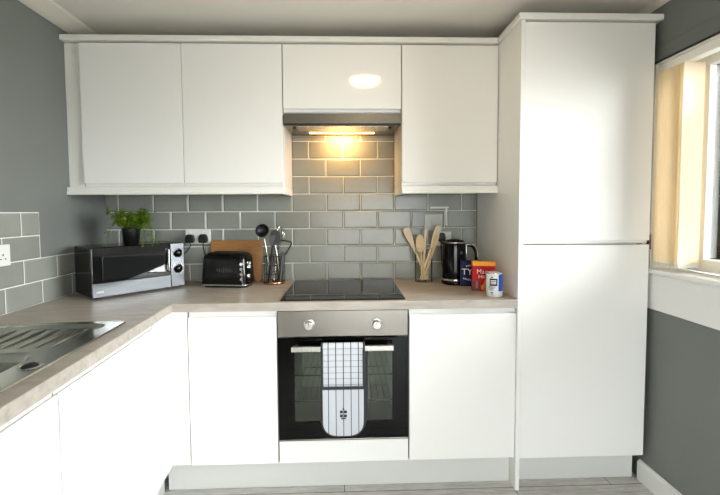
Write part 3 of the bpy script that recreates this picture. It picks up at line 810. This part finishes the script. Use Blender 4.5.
for i, hh in enumerate((.010, .018, .010, .024, .024, .020, .024, .012)): box(bm, .10+.012*i, .1035+.012*i, -.0006, .004, .096-hh/2, .096+hh/2, .0008)
link('embossed_logo', bm, GREYU, ts, local=True)

# ------------------------------------------------------------------ wire utensil caddy
cd = thing('utensil_caddy', 'round black wire utensil holder with copper base beside the hob', 'utensil holder', (-.397, -.105, .91))
R = .058
bm = BM(); lathe(bm, [(0, .001), (R, .001), (R+.003, .004), (R+.003, .012), (R, .015), (R-.004, .006), (0, .005)], 32); link('copper_base', bm, COPPER, cd, local=True)
bm = BM()
for z in (.06, .11, .160): tube(bm, [(R*math.cos(a), R*math.sin(a), z) for a in [2*PI*i/32 for i in range(32)]], 0.0021, 6, True)
for i in range(14):
    a = 2*PI*i/14; tube(bm, [(R*math.cos(a), R*math.sin(a), .012), (R*math.cos(a), R*math.sin(a), .160)], .0017, 6)
link('wire_frame', bm, WIRE, cd, local=True)
# utensils in it (each stands in the holder)
def utensil(name, label, parts, cat='utensil', group='black utensils in the wire holder', base=None):
    t = thing(name, label, cat, base or (-.397, -.105, .917), 0, group)
    for pn_, bm_, m_ in parts: link(pn_, bm_, m_, t)
    return t
b_h = BM(); tube(b_h, [(-.42, -.10, .925), (-.432, -.110, 1.05), (-.449, -.117, 1.165)], [.006, .0055, .004], 8)
b_b = BM(); M = T(-.4585, -.123, 1.213, 0, PI/2-.25); lathe(b_b, [(0, -.026), (.018, -.022), (.032, -.011), (.0385, .006), (.0365, .006), (.030, -.008), (.016, -.018), (0, -.022)], 28, M)
utensil('ladle', 'black round ladle with steel handle standing at left in the wire holder', [('handle', b_h, SATIN), ('bowl', b_b, BLACKM)])
b_h = BM(); tube(b_h, [(-.366, -.10, .925), (-.372, -.105, .99), (-.381, -.112, 1.08), (-.390, -.115, 1.13)], [.010, .0115, .010, .005], 10)
b_b = BM(); prism(b_b, rrect(.056, .082, .024, 6), 'z', -.0022, .0022, M=T(-.386, -.118, 1.176, 0, PI/2-.15), bev=.001)
utensil('slotted_spoon', 'grey flat spoon with shiny steel handle in middle of wire holder', [('handle', b_h, STEEL), ('spoon_head', b_b, GREYU)])
b_h = BM(); tube(b_h, curve_pts([(-.385, -.08, .925), (-.378, -.09, 1.02), (-.352, -.10, 1.06), (-.328, -.105, 1.085), (-.299, -.106, 1.135), (-.305, -.107, 1.148), (-.345, -.108, 1.156), (-.384, -.108, 1.161)], 6), .0046, 8)
utensil('potato_masher', 'black bent wire masher leaning out to the right of holder', [('masher_wire', b_h, BLACKM)])
b_h = BM(); tube(b_h, [(-.405, -.075, .925), (-.385, -.068, 1.09)], .006, 8)
b_b = BM()
for i in range(7):
    a = PI*i/7
    u_ = Vector((math.cos(a), math.sin(a), 0))*.030
    ax = Vector((.15, .03, 1)).normalized(); p0 = Vector((-.385, -.068, 1.09))
    tube(b_b, curve_pts([p0, p0+ax*.06+u_*.8, p0+ax*.105+u_, p0+ax*.14+u_*.55, p0+ax*.15, p0+ax*.14-u_*.55, p0+ax*.105-u_, p0+ax*.06-u_*.8, p0], 5), .0008, 5)
utensil('whisk', 'thin wire balloon whisk standing at the back of the wire holder', [('handle', b_h, SATIN), ('whisk_wires', b_b, CHROME)])
b_h = BM(); tube(b_h, [(-.425, -.13, .925), (-.408, -.128, 1.04), (-.400, -.125, 1.13)], [.010, .011, .007], 8)
b_b = BM(); prism(b_b, [(-.010, 0), (.010, 0), (.018, .03), (.018, .062), (-.018, .062), (-.018, .03)], 'y', -.0015, .0015, M=T(-.400, -.125, 1.125, .5, 0), bev=.0008)
utensil('turner', 'small black turner standing between ladle and grey spoon', [('handle', b_h, BLACKM), ('blade', b_b, BLACKM)])
b_h = BM(); tube(b_h, [(-.362, -.135, .925), (-.352, -.132, 1.02), (-.345, -.128, 1.095)], [.008, .009, .006], 8)
utensil('short_utensil', 'short dark utensil handle at the right front of the wire holder', [('handle', b_h, GREYU)])

# ------------------------------------------------------------------ glass jar of wooden utensils
jr = thing('utensil_jar', 'clear glass jar holding wooden spoons right of the hob', 'jar', (.463, -.10, .91))
R = .050
bm = BM(); lathe(bm, [(0, .0008), (R, .0008), (R, .195), (R-.003, .197), (R-.003, .010), (0, .010)], 32); link('jar_glass', bm, JARGLASS, jr, local=True)
bm = BM(); tube(bm, [(R*math.cos(a), R*math.sin(a), .196) for a in [2*PI*i/32 for i in range(32)]], .002, 6, True); link('rim', bm, mat('jar_rim', (.75, .74, .70), rough=.2), jr, local=True)
def wooden(name, label, p0, p1, hw, hl, m, shape, roll=0.):
    """handle from p0 to p1, then a head of half-width hw and length hl along the same line"""
    p0, p1 = Vector(p0), Vector(p1); d = (p1-p0).normalized()
    t = thing(name, label, 'wooden utensil', tuple(p0), 0, 'wooden utensils in the glass jar')
    bm = BM(); tube(bm, [p0, p0.lerp(p1, .5), p1], [.0078, .0070, .0072], 8); link('handle', bm, m, t)
    sx = Vector((1, 0, 0)); sx = (sx-d*sx.dot(d)).normalized(); sy = d.cross(sx)
    sx, sy = sx*math.cos(roll)+sy*math.sin(roll), sy*math.cos(roll)-sx*math.sin(roll)
    M = Matrix(((sx.x, sy.x, d.x, p1.x), (sx.y, sy.y, d.y, p1.y), (sx.z, sy.z, d.z, p1.z), (0, 0, 0, 1)))
    if shape == 'flat': pts = [(-.006, -.01), (.006, -.01), (hw*.7, hl*.25), (hw, hl*.6), (hw, hl*.93), (hw*.75, hl), (-hw*.75, hl), (-hw, hl*.93), (-hw, hl*.6), (-hw*.7, hl*.25)]
    else: pts = [(hw*math.sin(a)*1., hl/2-hl/2*math.cos(a)) for a in [2*PI*i/24 for i in range(24)]]
    bm = BM(); prism(bm, pts, 'y', -.0035, .0035, M=M, bev=.0015); link('head', bm, m, t)
wooden('wooden_spatula', 'pale wooden spatula leaning furthest left in the glass jar', (.482, -.105, .924), (.403, -.088, 1.118), .021, .112, WOODP, 'flat')
wooden('wooden_spoon', 'round wooden spoon facing forward in the glass jar', (.452, -.122, .924), (.443, -.118, 1.080), .026, .105, WOOD, 'oval')
wooden('wooden_stick', 'slim wooden spoon handle standing upright in middle of jar', (.462, -.085, .924), (.474, -.082, 1.13), .008, .085, WOODP, 'flat')
wooden('wooden_turner', 'wide flat wooden turner leaning right in the jar', (.446, -.105, .924), (.512, -.098, 1.115), .021, .125, WOODP, 'flat', .35)
wooden('wooden_fork', 'narrow wooden utensil leaning furthest right in the jar', (.462, -.118, .924), (.512, -.118, 1.085), .011, .10, WOOD, 'flat', .2)

# ------------------------------------------------------------------ kettle
kt = thing('kettle', 'tall black electric kettle with chrome trimmed handle in the corner', 'kettle', (.622, -.175, .91))
bm = BM(); lathe(bm, [(0, .0008), (.068, .0008), (.071, .004), (.071, .016), (.068, .020), (0, .020)], 40); kb = link('power_base', bm, BLACKP, kt, local=True)
bm = BM(); lathe(bm, [(0, .021), (.066, .021), (.0672, .03), (.067, .15), (.063, .222), (.061, .232), (0, .232)], 40); link('kettle_body', bm, BLACKP, kt, local=True)
bm = BM(); lathe(bm, [(.0665, .0215), (.0682, .024), (.0682, .031), (.0672, .033)], 40); link('chrome_foot', bm, CHROME, kt, local=True)
bm = BM(); lathe(bm, [(.0612, .229), (.0632, .231), (.0632, .236), (.060, .2385), (0, .2385)], 40); link('rim', bm, CHROME, kt, local=True)
bm = BM(); lathe(bm, [(0, .253), (.020, .252), (.045, .247), (.0575, .239)], 32); link('lid', bm, BLACKP, kt, local=True)
bm = BM(); prism(bm, [(-.058, .215), (-.058, .234), (-.078, .237), (-.082, .232)], 'y', -.013, .013, bev=.003); link('spout', bm, BLACKP, kt, local=True)
hp = curve_pts([(.056, 0, .212), (.072, 0, .216), (.100, 0, .212), (.121, 0, .185), (.126, 0, .14), (.120, 0, .095), (.110, 0, .075)], 6)
bm = BM(); tube(bm, [p+Vector((0, 0, 0)) for p in hp], .0095, 10); link('handle', bm, BLACKP, kt, local=True)
bm = BM(); tube(bm, [(p.x+.0045, p.y-.0068, p.z+.0035) for p in hp], .0042, 8); tube(bm, [(.0655-(z-.05)*.025+.0015, -.016, z) for z in (.07, .12, .17, .215)], .0035, 8)
hc = link('handle_trim', bm, CHROME, kt, local=True); hc['label'] = 'chrome handle trim'
bm = BM()
a0 = -math.radians(62)
for zz, ww, hh in ((.180, .018, .016), (.146, .018, .006)):
    bm = BM(); box(bm, -ww/2, ww/2, -.0668, -.064, zz-hh/2, zz+hh/2, .001, M=Matrix.Rotation(.35, 4, 'Z')); link('badge', bm, GREYU, kt, local=True)

# ------------------------------------------------------------------ food packets
def packet(name, label, loc, rz, w, d, h, m):
    t = thing(name, label, 'food packet', loc, rz, 'packets beside the kettle')
    bm = BM(); box(bm, -w/2, w/2, 0, d, .0006, h, .0012); o = link('carton', bm, m, t, local=True); return t, o
def front(x, z): return T(x, -.0004, z, 0, PI/2)
t, o = packet('tea_box', 'dark blue tea box with white lettering between kettle and red packet', (.692, -.268, .91), -.12, .118, .055, .138, BLUE)
bm = BM(); text(bm, 'TYP', .048, front(-.012, .078)); link('lettering', bm, PRINTW, o, local=True)
bm = BM()
for i in range(9): box(bm, -.045+.009*i, -.0405+.009*i, -.0011, .0001, .040-.008*math.sin(i*.4), .047-.008*math.sin(i*.4)+.003*(i % 2))
link('ornament', bm, PRINTW, o, local=True); bm = BM()
for i in range(5): box(bm, -.030+.009*i, -.025+.009*i, -.0011, .0001, .107+.004*math.sin(i*.8), .113+.004*math.sin(i*.8))
link('ornament', bm, PRINTW, o, local=True)
bm = BM(); box(bm, .004, .034, -.0009, .0001, .10, .118, .0004); link('flash', bm, PRINTR, o, local=True)
t, o = packet('biscuit_packet', 'red biscuit packet with a yellow top strip behind the white tin', (.712, -.404, .91), -.16, .112, .048, .150, RED)
bm = BM(); box(bm, -.0565, .0565, -.0006, .0486, .130, .1512, .001); link('top_strip', bm, YEL, o, local=True)
bm = BM(); text(bm, 'Mary', .032, front(-.004, .100)); text(bm, 'Hit', .026, front(-.012, .075)); link('lettering', bm, PRINTW, o, local=True)
bm = BM()
lathe(bm, [(0, .0012), (.022, .0012), (.024, .0002)], 20, front(.022, .042)); lathe(bm, [(0, .0018), (.017, .0018), (.019, .0002)], 20, front(.004, .020)); link('biscuit_picture', bm, BISC, o, local=True)
bm = BM(); box(bm, -.0555, -.020, -.0009, .0001, .003, .055, .0004); link('dark_panel', bm, BROWNP, o, local=True)
bm = BM(); box(bm, -.040, -.030, -.0016, -.0006, .016, .05, .0003); link('side_print', bm, PRINTR, o, local=True)

cn = thing('food_tin', 'white tin with a blue stripe and black square at the worktop edge', 'tin', (.727, -.505, .91), .0)
R = .0385
bm = BM(); lathe(bm, [(0, .0006), (R-.002, .0006), (R, .003), (R, .110), (R-.002, .1125), (R-.004, .111), (0, .110)], 48); link('tin_body', bm, TIN, cn, local=True)
def curved(bm, a0, a1, z0, z1, r, n=10):
    t = BM(); A = []
    for i in range(n+1):
        a = math.radians(lerp(a0, a1, i/n)); A.append((t.verts.new((r*math.sin(a), -r*math.cos(a), z0)), t.verts.new((r*math.sin(a), -r*math.cos(a), z1)), t.verts.new(((r-.0006)*math.sin(a), -(r-.0006)*math.cos(a), z0)), t.verts.new(((r-.0006)*math.sin(a), -(r-.0006)*math.cos(a), z1))))
    for p, q in zip(A, A[1:]):
        t.faces.new((p[0], q[0], q[1], p[1])); t.faces.new((p[1], q[1], q[3], p[3])); t.faces.new((p[0], q[0], q[2], p[2]))
    bmesh.ops.recalc_face_normals(t, faces=t.faces); merge(bm, t)
bm = BM(); curved(bm, 8, 60, .028, .108, R+.0005); b0 = link('blue_stripe', bm, PRINTB, cn, local=True)
bm = BM(); curved(bm, -54, 0, .053, .088, R+.0005); curved(bm, -44, -30, .092, .097, R+.0005)
for z, a0, a1 in ((.048, -62, -12), (.042, -58, -18), (.034, -55, -20), (.022, -46, -26), (.018, -42, -30)): 
    n = 7
    for i in range(n):
        s0 = lerp(a0, a1, i/n); curved(bm, s0, s0+(a1-a0)/n*.72, z-.0018, z+.0018, R+.0005, 2)
link('black_print', bm, PRINTK, cn, local=True)
bm = BM()
for z in (.078, .071, .064): curved(bm, -46, -8, z-.0018, z+.0018, R+.0009, 6)
link('white_lettering', bm, PRINTW, cn, local=True)
bm = BM(); lathe(bm, [(R-.005, .1105), (R-.002, .1135), (R+.0008, .1125), (R+.0008, .1105)], 48); link('top_rim', bm, CHROME, cn, local=True)

# ------------------------------------------------------------------ vertical blind drawn to the left of the window
vb = thing('vertical_blind', 'peach vertical blind bunched at the far end of the window', 'blind', (XR+.05, -.64, 1.06))
bm = BM(); box(bm, XR+.012, XR+.056, WY[0][0]+.02, WY[0][1]-.012, 1.945, 1.982, .003); link('headrail', bm, UPVC, vb)
NL = 9
for i in range(NL):
    y = -.715+.0172*i
    bm = BM()
    cx = XR+.046; w = .0465
    pts = []
    for s in range(9):
        u_ = -1+2*s/8; pts.append((cx+u_*w, y+.004*(1-u_*u_)))
    pr = pts+[(p[0], p[1]+.0007) for p in pts[::-1]]
    prism(bm, pr, 'z', 1.078, 1.944); link('louver', bm, BLIND, vb)
bm = BM()
for i in range(NL):
    y = -.715+.0172*i
    box(bm, XR+.001, XR+.091, y-.0004, y+.003, 1.064, 1.0785)
link('bottom_weight', bm, PLASTW, vb)
for xx in (XR+.001, XR+.090):
    bm = BM(); tube(bm, [(xx, -.715+.0172*i/4, 1.062-.006*math.sin(PI*(i % 4)/4)) for i in range(4*(NL-1)+1)], .0012, 5); link('bead_chain', bm, PLASTW, vb)

# ------------------------------------------------------------------ ceiling lamp (seen only as a reflection in the cabinet door)
cl = thing('ceiling_lamp', 'round opal ceiling lamp reflected in the cabinet above the hood', 'lamp', (.150, -1.12, CZ))
bm = BM(); lathe(bm, [(0, -.001), (.114, -.001), (.117, -.012), (.111, -.018), (0, -.018)], 40); link('lamp_base', bm, PLASTW, cl, local=True)
bm = BM(); lathe(bm, [(.108, -.0185), (.106, -.030), (.088, -.046), (.048, -.057), (0, -.060)], 40); link('lamp_shade', bm, LAMPSH, cl, local=True)

# ------------------------------------------------------------------ light
def area(name, loc, rot, sx, sy, power, col, portal=False):
    l = bpy.data.lights.new(name, 'AREA'); l.shape = 'RECTANGLE'; l.size = sx; l.size_y = sy; l.energy = power; l.color = col
    o = bpy.data.objects.new(name, l); o.location = loc; o.rotation_euler = rot; COL.objects.link(o)
    if portal: l.cycles.is_portal = True
    return o
area('window_fill_portal', ((DX[0]+DX[1])/2, YB-.14, (DZ[0]+DZ[1])/2), (-PI/2, 0, 0), DX[1]-DX[0], DZ[1]-DZ[0], 1, (1, 1, 1), True)
for y0, y1 in WY:
    area('window_portal', (XR+.30, (y0+y1)/2, (WZ0+WZ1)/2), (0, PI/2, 0), WZ1-WZ0, y1-y0, 1, (1, 1, 1), True)
area('hood_bulb', (-.005, -.100, 1.760), (math.radians(35), 0, 0), .12, .03, 2.3, (1., .56, .20))
w = bpy.data.worlds.new('overcast_sky'); SC.world = w; w.use_nodes = True
nt = w.node_tree; bg = nt.nodes['Background']; bg.inputs['Strength'].default_value = 1.
tc = nt.nodes.new('ShaderNodeTexCoord'); sp = nt.nodes.new('ShaderNodeSeparateXYZ'); nt.links.new(tc.outputs['Generated'], sp.inputs[0])
mr = nd(nt, 'ShaderNodeMapRange'); mr.inputs['From Min'].default_value = -.12; mr.inputs['From Max'].default_value = .06; nt.links.new(sp.outputs['Z'], mr.inputs['Value'])
mx = nt.nodes.new('ShaderNodeMixRGB'); mx.inputs['Color1'].default_value = (.40, .405, .405, 1); mx.inputs['Color2'].default_value = (.955, .985, 1.03, 1)   # ground below, bright overcast sky above
nt.links.new(mr.outputs['Result'], mx.inputs['Fac'])
# glow added to the sky to brighten the blind and left run
dt = nt.nodes.new('ShaderNodeVectorMath'); dt.operation = 'DOT_PRODUCT'; dt.inputs[1].default_value = Vector((.88, -.42, .24)).normalized(); nt.links.new(tc.outputs['Generated'], dt.inputs[0])
m0 = nd(nt, 'ShaderNodeMath', operation='MAXIMUM'); m0.inputs[1].default_value = 0.; nt.links.new(dt.outputs['Value'], m0.inputs[0])
m1 = nd(nt, 'ShaderNodeMath', operation='POWER'); m1.inputs[1].default_value = 5.; nt.links.new(m0.outputs[0], m1.inputs[0])
m2 = nd(nt, 'ShaderNodeMath', operation='MULTIPLY_ADD'); m2.inputs[1].default_value = 18.; m2.inputs[2].default_value = 11.; nt.links.new(m1.outputs[0], m2.inputs[0])
nt.links.new(m2.outputs[0], bg.inputs['Strength']); nt.links.new(mx.outputs['Color'], bg.inputs['Color'])

# ------------------------------------------------------------------ camera
F, CYP = 394.75, 231.217
yaw, pit, rol = -.0311, -.0489, -.0058
c, s = math.cos(yaw), math.sin(yaw); cp_, sp_ = math.cos(pit), math.sin(pit); cr_, sr_ = math.cos(rol), math.sin(rol)
rt = Vector((c, s, 0)); z2 = Vector((s*sp_, -c*sp_, cp_)); fw = Vector((-s*cp_, c*cp_, sp_))
right = rt*cr_+z2*sr_; up = -rt*sr_+z2*cr_
cam = bpy.data.cameras.new('camera'); cam.sensor_width = 36; cam.lens = F/720*36
cam.shift_y = -(247.5-CYP)/720; cam.clip_start = .01
co = bpy.data.objects.new('camera', cam); COL.objects.link(co)
co.matrix_world = Matrix(((right.x, up.x, -fw.x, .0239), (right.y, up.y, -fw.y, -2.3684), (right.z, up.z, -fw.z, 1.3165), (0, 0, 0, 1)))
SC.camera = co

# smooth only gentle edges on every mesh
for o in list(COL.objects):
    if o.type == 'MESH' and not any(k in o.name for k in ('foliage', 'tile', 'grout')):
        me = o.data
        b_ = BM(); b_.from_mesh(me)
        for ed in b_.edges:
            ed.smooth = not (len(ed.link_faces) == 2 and ed.calc_face_angle(0) > math.radians(50))
        b_.to_mesh(me); b_.free()

vs = SC.view_settings
vs.view_transform = 'Standard'; vs.look = 'None'; vs.exposure = .41; vs.gamma = 1.; vs.use_curve_mapping = False
SC.cycles.max_bounces = 10; SC.cycles.diffuse_bounces = 6; SC.cycles.glossy_bounces = 4; SC.cycles.transparent_max_bounces = 12
SC.cycles.sample_clamp_indirect = 8.
SC.cycles.caustics_reflective = False; SC.cycles.caustics_refractive = False
